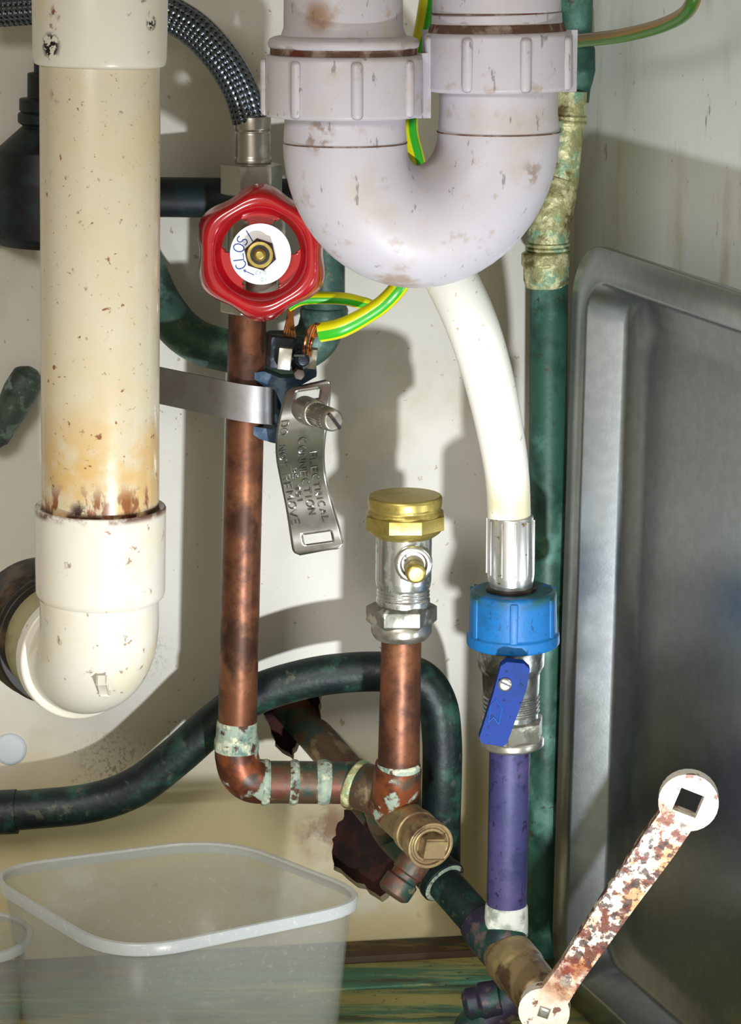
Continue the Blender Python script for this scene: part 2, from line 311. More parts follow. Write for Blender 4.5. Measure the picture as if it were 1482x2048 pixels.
def braid_mat():
    m = mat('braided_steel', '6f7884', .3, .8); nt = m.node_tree; N, L = nt.nodes, nt.links; b = N['Principled BSDF']
    uv = N.new('ShaderNodeUVMap'); sp = N.new('ShaderNodeSeparateXYZ'); L.new(uv.outputs[0], sp.inputs[0])
    def ma(op, a, c):
        n = N.new('ShaderNodeMath'); n.operation = op
        for i, v in enumerate((a, c)):
            if isinstance(v, (int, float)): n.inputs[i].default_value = v
            elif v is not None: L.new(v, n.inputs[i])
        return n.outputs[0]
    u = ma('MULTIPLY', sp.outputs[0], 2*math.pi*210); v = ma('MULTIPLY', sp.outputs[1], 2*math.pi*9)
    s1 = ma('SINE', ma('ADD', u, v), None); s2 = ma('SINE', ma('SUBTRACT', u, v), None)
    pr = ma('MULTIPLY', s1, s2)
    mr = N.new('ShaderNodeMapRange'); L.new(pr, mr.inputs['Value']); mr.inputs['From Min'].default_value = .5; mr.inputs['From Max'].default_value = .8
    mx = N.new('ShaderNodeMix'); mx.data_type = 'RGBA'; L.new(mr.outputs[0], mx.inputs[0]); mx.inputs[6].default_value = lin('666e78'); mx.inputs[7].default_value = lin('0c0f14'); L.new(mx.outputs[2], b.inputs['Base Color'])
    bp = N.new('ShaderNodeBump'); L.new(pr, bp.inputs['Height']); bp.inputs['Strength'].default_value = .6; bp.inputs['Distance'].default_value = .0008; bp.invert = True; L.new(bp.outputs[0], b.inputs['Normal'])
    return m
M['braid'] = braid_mat()
def cable_mat(name, yel, grn, w):
    m = mat(name, yel, .35, coat=.3); nt = m.node_tree; N, L = nt.nodes, nt.links; b = N['Principled BSDF']
    uv = N.new('ShaderNodeUVMap'); sp = N.new('ShaderNodeSeparateXYZ'); L.new(uv.outputs[0], sp.inputs[0])
    n = N.new('ShaderNodeMath'); n.operation = 'PINGPONG'; of = N.new('ShaderNodeMath'); of.operation = 'SUBTRACT'; L.new(sp.outputs[1], of.inputs[0]); of.inputs[1].default_value = .045; L.new(of.outputs[0], n.inputs[0]); n.inputs[1].default_value = .25
    c = N.new('ShaderNodeMapRange'); L.new(n.outputs[0], c.inputs['Value']); c.inputs['From Min'].default_value = w; c.inputs['From Max'].default_value = w + .012
    mx = N.new('ShaderNodeMix'); mx.data_type = 'RGBA'; L.new(c.outputs[0], mx.inputs[0]); mx.inputs[6].default_value = lin(yel); mx.inputs[7].default_value = lin(grn); L.new(mx.outputs[2], b.inputs['Base Color'])
    return m
M['cable'] = cable_mat('green_yellow_sheath', 'e0dc00', '2fae1c', .165)
M['cabledk'] = cable_mat('dirty_green_yellow_sheath', '8a6812', '3a6a1c', .11)
def tub_mat(name, op, col):
    m = mat(name, col, .28, layers=[D(c='f4f4f0', s=500, lo=.66, hi=.72, a=.8)]); nt = m.node_tree; N, L = nt.nodes, nt.links; b = N['Principled BSDF']
    t = N.new('ShaderNodeBsdfTransparent'); t.inputs[0].default_value = (.95, .96, .95, 1)
    x = N.new('ShaderNodeMixShader'); x.inputs[0].default_value = op; L.new(t.outputs[0], x.inputs[1]); L.new(b.outputs[0], x.inputs[2]); L.new(x.outputs[0], N['Material Output'].inputs[0])
    return m
M['tub'] = tub_mat('frosted_clear_plastic', .17, 'c9ccc8'); M['tubrim'] = tub_mat('frosted_plastic_rim', .42, 'd6dbe0')
# ------------------------------------------------------------------ setting
def ragged(pts, amp, n=4):
    out = []
    for i in range(len(pts)):
        a, b = Vector(pts[i]), Vector(pts[(i+1) % len(pts)])
        for k in range(n):
            p = a.lerp(b, k/n); out.append((p.x + random.uniform(-amp, amp), p.y + random.uniform(-amp, amp)))
    return out
hole_a = [PW(*q) for q in ragged([(690, 1622), (745, 1616), (790, 1650), (815, 1700), (800, 1760), (765, 1805), (720, 1775), (668, 1742), (664, 1690), (676, 1650)], 3.5)]
hole_b = [PW(*q) for q in ragged([(528, 1425), (560, 1385), (600, 1372), (640, 1380), (645, 1410), (636, 1456), (606, 1480), (585, 1520), (556, 1500), (540, 1460)], 3)]
CORNER = PW(1150, 400)
ld = (CORNER - Vector((0, 0, CORNER.z))); ln = Vector((ld.x, ld.y, 0)).length
def wp(s, z): return WE * s + Z * z
bm = new(); poly_prism(bm, [wp(-.42, FLOOR-.02), wp(ln, FLOOR-.02), wp(ln, .42), wp(-.42, .42)], -WN, .007, [hole_a, hole_b])
wb = struct(obj('wall_back', bm, M['wall'], sharp=30))
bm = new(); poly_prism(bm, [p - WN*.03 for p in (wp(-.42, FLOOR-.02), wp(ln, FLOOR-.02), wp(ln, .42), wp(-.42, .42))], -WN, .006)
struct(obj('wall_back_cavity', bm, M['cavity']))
SY = R(21.6); SD = Vector((math.sin(SY), -math.cos(SY), 0)); SN = Vector((-math.cos(SY), -math.sin(SY), 0))
K = WE * ln
def rp(s, z): return K + SD*s + Z*z
# the right wall
bm = new(); poly_prism(bm, [rp(-.01, FLOOR-.02), rp(.75, FLOOR-.02), rp(.75, .42), rp(-.01, .42)], -SN, .012)
struct(obj('wall_right', bm, M['wallr']))
LE = WE * -.42
bm = new(); poly_prism(bm, [LE + Z*(FLOOR-.02), LE + Vector((0, -.7, FLOOR-.02)), LE + Vector((0, -.7, .42)), LE + Z*.42], -X, .015)
struct(obj('wall_left', bm, M['shell']))
FAR = K + SD*.75
bm = new(); poly_prism(bm, [LE + Z*.42, K + Z*.42, FAR + Z*.42, LE + Vector((0, -.7, .42))], Z, .02)
struct(obj('ceiling', bm, M['shell']))
bm = new(); poly_prism(bm, [LE + Z*(FLOOR-.012), K + Z*(FLOOR-.012), FAR + Z*(FLOOR-.012), LE + Vector((0, -.7, FLOOR-.012))], -Z, .015)
floor = struct(obj('floor', bm, M['woodb']))
def plank(d0, d1, top, m):
    bm = new(); c = []
    for i in range(13):
        t = i/12
        c.append(LE.lerp(K, t))
    x0, x1 = -.415, ln + .0
    ext = lambda d: (d / math.cos(SY - WALL_YAW)) * math.sin(SY - WALL_YAW)
    q = [WE*x0 + WN*d0, WE*(x1 + ext(d0) - .001) + WN*d0, WE*(x1 + ext(d1) - .001) + WN*d1, WE*x0 + WN*d1]
    poly_prism(bm, [p + Z*(FLOOR - .0118) for p in q], Z, top + .0118)
    bmesh.ops.bevel(bm, geom=[e for e in bm.edges if all(v.co.z > FLOOR - .005 for v in e.verts)], offset=.0009, segments=2, affect='EDGES', profile=.5)
    return obj('plank', bm, m, floor)
plank(.0005, .019, .003, M['woodb']); plank(.0195, .047, .0, M['wood']); plank(.048, .12, -.0008, M['wood']); plank(.121, .22, -.0005, M['wood']); plank(.221, .33, -.001, M['wood']); plank(.331, .44, 0, M['wood']); plank(.441, .55, 0, M['wood'])
bm = new(); c = PW(20, 1498); lathe(bm, c - WN*.0005, WN, [(0, .0075), (.0012, .0075), (.0022, .006), (.0026, .002)], 32)
o = obj('screw_cover', bm, M['cap']); o['label'] = 'round pale blue screw cover on the wall left of the dark curved pipe'; o['category'] = 'screw cap'
# ------------------------------------------------------------------ steel tray leaning in the right corner
TO = P(1119, 1000, .05); TO.z = 0
t_top, t_bot, t_len = P(1190, 489, .065).z, FLOOR + .002, .26
TY = R(22); TA = Vector((math.sin(TY), -math.cos(TY), 0)); TC = Vector((math.cos(TY), math.sin(TY), 0))
def tray_ring(ins, dep, rad, n=9):
    a0, a1, b0, b1 = ins, t_len - ins, t_bot + ins, t_top - ins; out = []
    for (ca, cb, s) in ((a0+rad, b1-rad, 90), (a0+rad, b0+rad, 180), (a1-rad, b0+rad, 270), (a1-rad, b1-rad, 0)):
        for k in range(n):
            an = R(s + 90*k/(n-1))
            a = ca + math.cos(an)*rad; b = cb + math.sin(an)*rad
            out.append(TO + TA*a + TC*(dep*.8 + (b - t_bot)*.014) + Z*(b - .035*a))
    return out
tray = thing('steel_tray', 'large stainless steel tray standing on edge in the right corner', 'tray', TO + Z*t_bot)
bm = new(); specs = [(.0012, .0045, .024), (0, .004, .025), (0, .0008, .025), (.0006, 0, .025), (.0128, 0, .016), (.0142, .0008, .016), (.0185, .019, .018), (.0215, .0215, .018), (.029, .0225, .016), (.0305, .0235, .015), (.037, .0238, .012), (.08, .0242, .005)]
rings = [[bm.verts.new(p) for p in tray_ring(*s)] for s in specs]
for A, B in zip(rings, rings[1:]):
    for j in range(len(A)): k = (j+1) % len(A); bm.faces.new((A[j], A[k], B[k], B[j]))
bm.faces.new(rings[-1])
o = obj('pan', bm, M['tray'], tray, sharp=60)
md = o.modifiers.new('thick', 'SOLIDIFY'); md.thickness = .0008; md.offset = 0
# ------------------------------------------------------------------ far pipes
bk = P(110, 300, .03)
sv = thing('stop_tap', 'black bell-shaped tap body behind the tall cream pipe', 'tap', P(110, 490, .03))
bm = new(); vl(bm, 112, 112, .03, [(120, 44), (145, 44), (147, 57), (196, 57), (198, 73), (222, 73), (224, 69), (228, 76), (246, 76), (252, 66), (300, 118), (360, 128), (470, 128), (488, 116)], 40)
obj('tap_body', bm, M['blackpipe'], sv)
bm = new(); tube(bm, [P(-60, 445, .03), P(30, 445, .03)], 44*S(bk), 28); obj('side_branch', bm, M['blackpipe'], sv)
bp_ = thing('black_pipe', 'straight black horizontal pipe behind the red handwheel', 'pipe', P(200, 395, .035))
bm = new(); tube(bm, [P(215, 393, .035), P(640, 398, .035)], 40*S(bk), 30); obj('pipe', bm, M['blackpipe'], bp_)
tl = thing('teal_pipe', 'dark teal U-shaped pipe behind the copper pipe and earth clamp', 'pipe', P(480, 720, .04))
s = S(P(480, 700, .04))
bm = new(); tube(bm, [P(250, 430, .035), P(282, 520, .035), P(322, 610, .037), P(382, 676, .04), P(470, 704, .042), P(560, 706, .042)], 43*s, 30, n=12); obj('pipe', bm, M['teal'], tl)
bm = new(); tube(bm, [P(540, 706, .042), P(590, 702, .042), P(632, 676, .042), P(647, 628, .042), P(648, 600, .042)], 45*s, 30, n=10); obj('elbow', bm, M['teal'], tl)
bm = new(); vl(bm, 648, 648, .042, [(612, 43), (616, 48), (632, 48), (640, 45), (650, 46)], 40); obj('collar', bm, M['teal'], tl)
bm = new(); vl(bm, 648, 648, .042, [(300, 42), (640, 42)], 36); obj('riser', bm, M['teal'], tl)
lv = thing('drain_tap', 'grey-green rounded tap handle left of the cream pipe', 'tap handle', P(0, 870, .03))
bm = new(); tube(bm, [P(66, 738, .035), P(58, 752, .035), P(40, 785, .035), P(14, 835, .034), P(2, 855, .034)], [12*S(bk), 33*S(bk), 36*S(bk), 30*S(bk), 27*S(bk)], 28); obj('grip', bm, M['handle'], lv, sharp=60)
bm = new(); tube(bm, [P(14, 838, .036), P(2, 850, .036), P(-14, 868, .036), P(-26, 890, .036)], [18*S(bk), 33*S(bk), 36*S(bk), 24*S(bk)], 28); obj('hub', bm, M['handle'], lv, sharp=60)
bm = new(); tube(bm, [P(-14, 870, .036), PW(-40, 880)], .005, 20); obj('spindle', bm, M['handle'], lv)
# green riser in the corner
gr = thing('green_riser', 'tall green verdigris pipe in the corner beside the steel tray', 'pipe', P(1088, 1890, .02))
G = .022
bm = new(); vl(bm, 1098, 1090, G, [(560, 38), (1905, 38)], 32); obj('pipe', bm, M['green'], gr)
bm = new(); vl(bm, 1092, 1093, G, [(500, 40), (505, 49), (528, 50), (534, 46), (560, 46), (575, 40)], 26); obj('nut', bm, M['crust'], gr)
bm = new(); tube(bm, [P(1096, 512, G), P(1097, 470, G), P(1101, 430, G), P(1112, 390, G), P(1122, 355, G)], [41*s, 43*s, 45*s, 42*s, 36*s], 32); obj('elbow', bm, M['crust'], gr)
for yy in (488, 497):
    bm = new(); vl(bm, 1096, 1096, G, [(yy-4, 42), (yy-2, 45), (yy+2, 45), (yy+4, 42)], 30, bev=.0003); obj('thread', bm, M['crust'], gr)
bm = new(); vl(bm, 1140, 1122, G, [(180, 36), (228, 36), (232, 40), (238, 37), (242, 40), (248, 40), (252, 35), (375, 34)], 30); obj('neck', bm, M['crust'], gr)
bm = new(); vl(bm, 1152, 1144, .020, [(-60, 36), (84, 36), (96, 43), (140, 45), (165, 40), (178, 36), (205, 34)], 32); obj('upper_pipe', bm, M['green'], gr)
# dark bent pipe
db = thing('bent_pipe', 'dark verdigris pipe curving across the wall behind both copper pipes', 'pipe', P(300, 1600, .05))
q = .051; s = S(P(400, 1500, q))
bm = new(); tube(bm, [P(-60, 1627, q), P(60, 1619, q), P(180, 1606, q), P(270, 1575, q), P(350, 1515, q), P(430, 1445, q), P(510, 1390, q), P(610, 1358, q), P(700, 1345, q), P(790, 1345, q), P(845, 1362, q), P(875, 1410, q), P(884, 1480, q), P(884, 1560, q), P(882, 1640, q - .003), P(882, 1722, q - .011)], 40*s, 32, n=8); obj('pipe', bm, M['darkpipe'], db)
bm = new(); tube(bm, [P(-60, 1628, q), P(34, 1623, q)], 45*s, 32); obj('coupling', bm, M['darkpipe'], db)
# ------------------------------------------------------------------ cream waste pipe, left
wpz = thing('waste_pipe', 'tall cream plastic waste pipe with rust stains at the left', 'waste pipe', P(195, 1400, .16))
H = .16
bm = new(); vl(bm, 200, 201, H, [(110, 121), (1040, 117)], 64); obj('pipe', bm, M['cream'], wpz)
bm = new(); vl(bm, 200, 200, H, [(-60, 137), (118, 134), (130, 130), (132, 120)], 64, bev=.0012); obj('coupling', bm, M['ivory'], wpz, label='white upper coupling with black smudges')
bm = new(); vl(bm, 201, 201, H, [(1014, 118), (1010, 128), (1013, 131), (1185, 129), (1196, 121)], 64, bev=.0012); el = obj('elbow_socket', bm, M['ivory'], wpz)
p0 = P(198, 1190, H); rr = 119*S(p0); dr = Vector((-.45, .893, 0)).normalized(); RB = .0225
path = [p0]
for k in range(0, 19):
    a = R(90*k/18); path.append(p0 - Z*.0075 + dr*(RB*(1-math.cos(a))) - Z*(RB*math.sin(a)))
path.append(path[-1] + dr*.012)
bm = new(); tube(bm, path, rr, 64, smooth=False); eb = obj('elbow', bm, M['ivory'], wpz, sharp=70)
pe = path[-2] - dr*.003
bm = new(); lathe(bm, pe, dr, [(0, rr*.98), (.0, rr*1.13), (.007, rr*1.13), (.007, rr*.98)], 64, bev=.001); obj('rear_socket', bm, M['ivory'], wpz)
bm = new(); lathe(bm, pe + dr*.005, dr, [(0, rr*1.04), (.057, rr*1.04)], 56); obj('wall_stub', bm, M['olive'], wpz)
bm = new(); lathe(bm, pe + dr*.026, dr, [(0, rr*1.16), (.003, rr*1.2), (.006, rr*1.14), (.0075, rr*1.16), (.012, rr*1.22), (.03, rr*1.22)], 56); obj('rubber_collar', bm, M['rub'], wpz)
tb = P(204, 1372, H); 
bm = new(); nrm = Vector((.1, -.72, -.45)).normalized()
pp = P(207, 1372, .178); box(bm, pp, X, Vector((0, .75, -.66)).normalized(), Vector((0, -.66, -.75)).normalized(), .0034, .0105, .003, .0006); obj('moulded_tab', bm, M['ivory'], eb)
# ------------------------------------------------------------------ braided hose + gate valve + copper
bh = thing('braided_hose', 'braided steel flexible hose arching down into the red valve', 'hose', P(505, 330, .075))
V = .075; s = S(P(500, 200, V))
bm = new(); tube(bm, [P(-60, 22, .055), P(60, 14, .06), P(200, 6, .068), P(300, 14, .070), P(380, 52, .072), P(440, 112, .074), P(480, 178, V), P(500, 240, V)], 36*s, 40, n=14); obj('braid', bm, M['braid'], bh)
bm = new(); vl(bm, 505, 506, V, [(232, 33), (233, 37), (258, 37), (262, 34), (266, 36), (312, 36), (318, 38), (324, 38), (328, 34)], 44, bev=.0004); obj('ferrule', bm, M['nickel'], bh)
gv = thing('gate_valve', 'gate valve with red scalloped handwheel on the copper pipe', 'valve', P(500, 620, V))
bm = new(); vl(bm, 503, 503, V, [(326, 52), (329, 62), (386, 62), (390, 52)], 6, R(18), bev=.0003); obj('hex_nut', bm, M['nickel'], gv, sharp=20)
bm = new(); vl(bm, 503, 500, V, [(388, 36), (405, 40), (450, 48), (560, 48), (590, 40), (604, 38)], 40); obj('valve_body', bm, M['nickel'], gv)
bm = new(); vl(bm, 500, 499, V, [(588, 52), (592, 60), (622, 60), (626, 52)], 6, R(14), bev=.0003); obj('hex_nut', bm, M['nickel'], gv, sharp=20)
WC = P(521, 508, .120); ws = S(WC); wn = Vector((0.0, -1, .06)).normalized(); we = X.copy(); wu = we.cross(wn); wu = -wu if wu.z < 0 else wu
bm = new(); lathe(bm, WC + wn*-.046, wn, [(0, 46*ws), (.014, 46*ws), (.016, 38*ws), (.026, 36*ws), (.028, 20*ws), (.044, 18*ws)], 32); obj('bonnet', bm, M['brassdk'], gv)
bm = new(); box(bm, P(524, 592, .094), X, Y, Z, 66*ws, .012, .017, .001); obj('bonnet_flat', bm, M['nickel'], gv)
RO = 124*ws; SEG = 144
def wheel_pt(rho, th):
    lob = .062*math.cos(6*(th - R(90))); f = 1 + lob*max(0, (rho-.74)/.26)
    if rho < .67: zz = -.0045
    elif rho < .84: t = (rho-.67)/.17; zz = -.0045 + .0065*(t*t*(3-2*t))
    else: t = (rho-.84)/.16; zz = .0020 - .0105*t**2.4
    rr_ = rho*f*RO
    return WC + we*(math.cos(th)*rr_) + wu*(math.sin(th)*rr_) + wn*zz
rhos = [.08, .2, .3, .40, .46, .52, .57, .62, .66, .70, .735, .77, .81, .85, .88, .91, .94, .97, .99, 1.0]
bm = new(); G_ = [[bm.verts.new(wheel_pt(r_, 2*math.pi*j/SEG)) for j in range(SEG)] for r_ in rhos]
slots = [(112.5, 177.5), (0, 67.5), (237.5, 302.5)]
def in_slot(r0, r1, th):
    d = math.degrees(th)
    for a, b in slots:
        if a <= d < b:
            sh = min(d-a, b-d)
            lo = .40 if sh > 10 else .46
            hi = .66 if sh > 8 else (.62 if sh > 4 else .57)
            if r0 >= lo - 1e-6 and r1 <= hi + 1e-6: return True
    return False
for i in range(len(rhos)-1):
    for j in range(SEG):
        if in_slot(rhos[i], rhos[i+1], 2*math.pi*(j+.5)/SEG): continue
        k = (j+1) % SEG; bm.faces.new((G_[i][j], G_[i][k], G_[i+1][k], G_[i+1][j]))
bm.verts.ensure_lookup_table()
hw = obj('handwheel', bm, M['red'], gv, sharp=180, label='glossy red scalloped handwheel')
md = hw.modifiers.new('thick', 'SOLIDIFY'); md.thickness = .0034; md.offset = 0
md = hw.modifiers.new('sub', 'SUBSURF'); md.levels = 1; md.render_levels = 2
dz = -.0005
bm = new(); lathe(bm, WC + wn*-.004, wn, [(0, 50*ws), (.0038, 61*ws), (.0044, 61*ws)], 64, bev=.0001); dial = obj('dial_plate', bm, M['dial'], hw, label='white round dial plate with blue lettering')
DC = WC + wn*.0004
bm = new(); lathe(bm, DC, wn, [(0, 33*ws), (.0032, 33*ws), (.0042, 28*ws)], 6, R(12), bev=.0002); obj('lock_nut', bm, M['bronze'], hw, sharp=20)
bm = new(); lathe(bm, DC + wn*.0036, wn, [(0, 26*ws), (.0012, 26*ws), (.0012, 19*ws)], 36, bev=.0001); obj('washer', bm, M['brass'], hw)
bm = new(); lathe(bm, DC + wn*.0046, wn, [(0, 19.5*ws), (.0004, 19.5*ws)], 36, bev=.0001); obj('nut_bore', bm, M['rub'], hw)
bm = new(); lathe(bm, DC + wn*.0046, wn, [(0, 13*ws), (.0016, 13*ws), (.0028, 8*ws)], 28, bev=.0004); obj('spindle_end', bm, M['brass'], hw)
arc = lambda cx, cy, rx, ry, a, b, n=12: [(cx + rx*math.cos(R(a+(b-a)*i/n)), cy + ry*math.sin(R(a+(b-a)*i/n))) for i in range(n+1)]
GL = {'C': [arc(.35, .5, .35, .5, 55, 305)], 'L': [[(0, 1), (0, 0), (.6, 0)]], 'O': [arc(.36, .5, .36, .5, 0, 360, 18)], 'S': [arc(.3, .74, .3, .26, 50, 270, 9) + arc(.3, .25, .3, .25, 90, -130, 9)[1:]],
      'E': [[(.6, 1), (0, 1), (0, 0), (.6, 0)], [(0, .5), (.5, .5)]], 'T': [[(0, 1), (.7, 1)], [(.35, 1), (.35, 0)]], 'I': [[(.1, 0), (.1, 1)]], 'R': [[(0, 0), (0, 1), (.4, 1)] + arc(.4, .75, .22, .25, 90, -90, 6)[1:] + [(0, .5)], [(.3, .5), (.62, 0)]],
      'A': [[(0, 0), (.35, 1), (.7, 0)], [(.14, .38), (.56, .38)]], 'N': [[(0, 0), (0, 1), (.62, 0), (.62, 1)]], 'D': [[(0, 0), (0, 1), (.3, 1)] + arc(.3, .5, .35, .5, 90, -90, 8)[1:] + [(0, 0)]], 'M': [[(0, 0), (0, 1), (.38, .3), (.76, 1), (.76, 0)]],
      'V': [[(0, 1), (.35, 0), (.7, 1)]], 'B': [[(0, 0), (0, 1), (.35, 1)] + arc(.35, .77, .22, .23, 90, -90, 5)[1:] + [(0, .54)], [(.35, .54)] + arc(.35, .27, .27, .27, 90, -90, 5) + [(0, 0)]], '9': [arc(.3, .7, .3, .3, 0, 360, 12), [(.6, .7), (.55, .25), (.35, 0)]],
      '5': [[(.55, 1), (.08, 1), (.04, .56)] + arc(.28, .32, .3, .32, 110, -130, 8)], '1': [[(.05, .8), (.25, 1), (.25, 0)]], '0': [arc(.3, .5, .3, .5, 0, 360, 14)], '4': [[(.45, 0), (.45, 1), (0, .3), (.65, .3)]], '2': [arc(.3, .72, .3, .28, 160, -30, 8) + [(0, 0), (.6, 0)]], '/': [[(.1, -.25), (.1, .95)]], ' ': [], 'F': [[(0, 0), (0, 1), (.6, 1)], [(0, .5), (.5, .5)]], 'Y': [[(0, 1), (.35, .5), (.7, 1)], [(.35, .5), (.35, 0)]]}
def glyph_w(c): return {'I': .2, '1': .4, ' ': .45, '/': .2, 'M': .78}.get(c, .65)
def stroke(bm, f, pts, r, seg=5):
    ps = [f(*p) for p in pts]
    ps2 = [ps[0]]
    for a in ps[1:]:
        if (a - ps2[-1]).length > 1e-6: ps2.append(a)
    if len(ps2) > 1: tube(bm, ps2, r, seg, smooth=False, up=tuple(wn))
def dial_text(bm, txt, th0, rad, size, r, step):
    for i, c in enumerate(txt):
        th = R(th0 - step*i); rd = we*math.cos(th) + wu*math.sin(th); tg = we*math.sin(th) - wu*math.cos(th)
        o_ = DC + rd*(rad*ws) + wn*.0001; wd = glyph_w(c)
        for st in GL[c]: stroke(bm, lambda a, b: o_ + tg*((a - wd/2)*size*ws) + rd*((b - .5)*size*ws), st, r*ws)
bm = new(); dial_text(bm, 'CLOS/', 209, 45, 21, 1.1, 22)
a0, a1 = DC + (we*-13 - wu*42)*ws + wn*.0001, DC + (we*-33 - wu*33)*ws + wn*.0001
stroke(bm, lambda a, b: a0.lerp(a1, a), [(0, 0), (1, 0)], .8*ws)
dv = (a1 - a0).normalized(); dp = dv.cross(wn)
poly_prism(bm, [a1 + dv*2*ws, a1 - dv*3*ws + dp*3*ws, a1 - dv*3*ws - dp*3*ws], wn, .0003)
obj('lettering', bm, M['ink'], dial)
bm = new(); dial_text(bm, '042', 282, 38, 7, .4, 12); dial_text(bm, '10', 282, 51, 7, .4, 9); obj('small_print', bm, M['cyan'], dial)
cp = thing('copper_pipe', 'long copper pipe dropping from the red handwheel valve to an elbow', 'pipe', P(474, 1600, .075))
CH = .075; s = S(P(480, 1400, CH))
bm = new(); vl(bm, 496, 474, CH, [(600, 38), (1470, 39)], 44); obj('riser', bm, M['copper'], cp)
bm = new(); vl(bm, 474, 473, CH, [(1440, 39), (1447, 41), (1474, 42), (1480, 45), (1500, 45)], 40); obj('joint_ring', bm, M['solder'], cp)
bm = new(); tube(bm, [P(473, 1490, CH), P(474, 1515, CH), P(483, 1543, CH), P(503, 1560, CH), P(535, 1564, CH)], [44*s, 44*s, 45*s, 45*s, 45*s], 40, n=12); obj('elbow', bm, M['copperfit'], cp, sharp=70)
bm = new(); tube(bm, [P(520, 1564, CH), P(730, 1566, CH - .004)], 43*s, 40); obj('branch', bm, M['brownfit'], cp)
for x0, x1, k in ((520, 541, 47), (577, 598, 46.5), (632, 662, 46.5)):
    bm = new(); hb = CH - .004*(x0 - 520)/210; a, b = P(x0, 1564, hb), P(x1, 1565, hb - .0004); tube(bm, [a, a.lerp(b, .35), a.lerp(b, .65), b], [42*s, k*s, k*s, 42*s], 32, n=3); obj('solder_band', bm, M['solder'], cp)
# ------------------------------------------------------------------ diagonal run with tee, plug and capped valve
dg = thing('tee_run', 'brown and green diagonal pipe coming out of the wall hole to a tee', 'pipe', P(860, 1750, .08))
def dgp(t):  # along the run
    return P(575 + (1050-575)*t, 1408 + (1950-1408)*t, -.012 + .127*t)
s = S(dgp(.4))
bm = new(); tube(bm, [dgp(0), dgp(.36)], 37*s, 36); obj('pipe', bm, M['brownfit'], dg)
bm = new(); tube(bm, [dgp(.50), dgp(.90)], 37*S(dgp(.7)), 36); obj('pipe', bm, M['darkpipe'], dg)
bm = new(); lathe(bm, dgp(.25), dgp(.40) - dgp(.25), [(0, 38*s), (.003, 43*s), ((dgp(.40)-dgp(.25)).length, 46*s)], 36); obj('tee_socket', bm, M['brownfit'], dg)
bm = new(); lathe(bm, dgp(.53), dgp(.66) - dgp(.53), [(0, 45*s), ((dgp(.66)-dgp(.53)).length*.8, 45*s), ((dgp(.66)-dgp(.53)).length*.85, 48*s), ((dgp(.66)-dgp(.53)).length, 48*s)], 36); obj('tee_socket', bm, M['darkpipe'], dg)
tA = P(712, 1568, .072); tB = P(765, 1592, .078)
bm = new(); tube(bm, [tA, tB, dgp(.45), dgp(.55)], [46*s, 48*s, 48*s, 46*s], 36, n=8); obj('tee_body', bm, M['brownfit'], dg, sharp=70)
bm = new(); lathe(bm, P(704, 1566, .072), tB - tA, [(0, 45*s), (.0008, 50*s), (.0035, 50*s), (.0045, 47*s)], 36); obj('tee_collar', bm, M['crust'], dg)
bm = new(); tube(bm, [P(797, 1530, .10), P(793, 1570, .098), P(790, 1612, .09)], [44*s, 46*s, 50*s], 36); obj('tee_neck', bm, M['copperfit'], dg)
bm = new(); vl(bm, 798, 798, .10, [(1524, 41), (1528, 45), (1542, 45), (1548, 42)], 40); obj('joint_ring', bm, M['solder'], dg)
pa, pb = P(785, 1618, .088), P(862, 1692, .126); ax = (pb - pa); ps = S(pb)
L_ = ax.length
bm = new(); lathe(bm, pa, ax, [(0, 44*ps), (L_*.55, 43*ps), (L_*.56, 47*ps), (L_*.66, 47*ps), (L_*.67, 43*ps), (L_*.8, 44*ps), (L_*.82, 48*ps), (L_, 49*ps), (L_, 42*ps), (L_-.0015, 41*ps), (L_-.0015, 37*ps), (L_-.0005, 36*ps), (L_-.0005, 30*ps), (L_-.003, 28*ps)], 44, bev=.0004); obj('plug', bm, M['brassdk'], dg, label='round brass plug with square boss')
axn = ax.normalized(); e1 = (Vector((.94, .2, -.15)) - axn*Vector((.94, .2, -.15)).dot(axn)).normalized(); e2 = axn.cross(e1)
bm = new(); box(bm, pb + axn*.0005, e1, e2, axn, 38*ps, 38*ps, .008, .0008); obj('square_boss', bm, M['brassdk'], dg)
a, b = P(835, 1715, .095), P(783, 1792, .10); bl = (b-a).length
bm = new(); lathe(bm, a, b - a, [(0, 34*ps), (bl*.4, 34*ps), (bl*.42, 30*ps), (bl*.55, 30*ps), (bl*.57, 36*ps), (bl*.92, 36*ps), (bl, 26*ps)], 30); obj('drain_nipple', bm, M['brownfit'], dg)
for t, k in ((.9, 44),):
    bm = new(); tube(bm, [dgp(.80), dgp(.84), dgp(.91), dgp(.94)], [40*s, 46*s, 46*s, 46*s], 36, n=4); obj('tee_socket', bm, M['darkfit'], dg)
bm = new(); lathe(bm, dgp(.645), dgp(.7) - dgp(.645), [(0, 44*s), (.001, 47*s), (.0025, 47*s), (.0035, 38*s)], 32); obj('joint_ring', bm, M['solder'], dg)
cv = thing('capped_valve', 'copper stub with chrome isolating valve and brass blanking cap', 'valve', P(798, 1540, .10))
IH = .10
bm = new(); vl(bm, 803, 797, IH, [(1270, 40), (1545, 42)], 44); obj('stub_pipe', bm, M['copper'], cv)
bm = new(); vl(bm, 803, 803, IH, [(1236, 56), (1250, 61), (1264, 61), (1276, 52)], 48, bev=.0008); obj('ring', bm, M['nickel'], cv)
bm = new(); vl(bm, 803, 803, IH, [(1206, 60), (1212, 71), (1240, 71), (1248, 62)], 6, R(30), bev=.0003); obj('hex_nut', bm, M['nutgrey'], cv, sharp=20)
bm = new(); vl(bm, 808, 806, IH, [(1060, 56), (1160, 56), (1172, 54), (1178, 50), (1181, 54), (1185, 50), (1188, 54), (1192, 50), (1196, 54), (1214, 54)], 48, bev=.0003); obj('valve_body', bm, M['chrome'], cv)
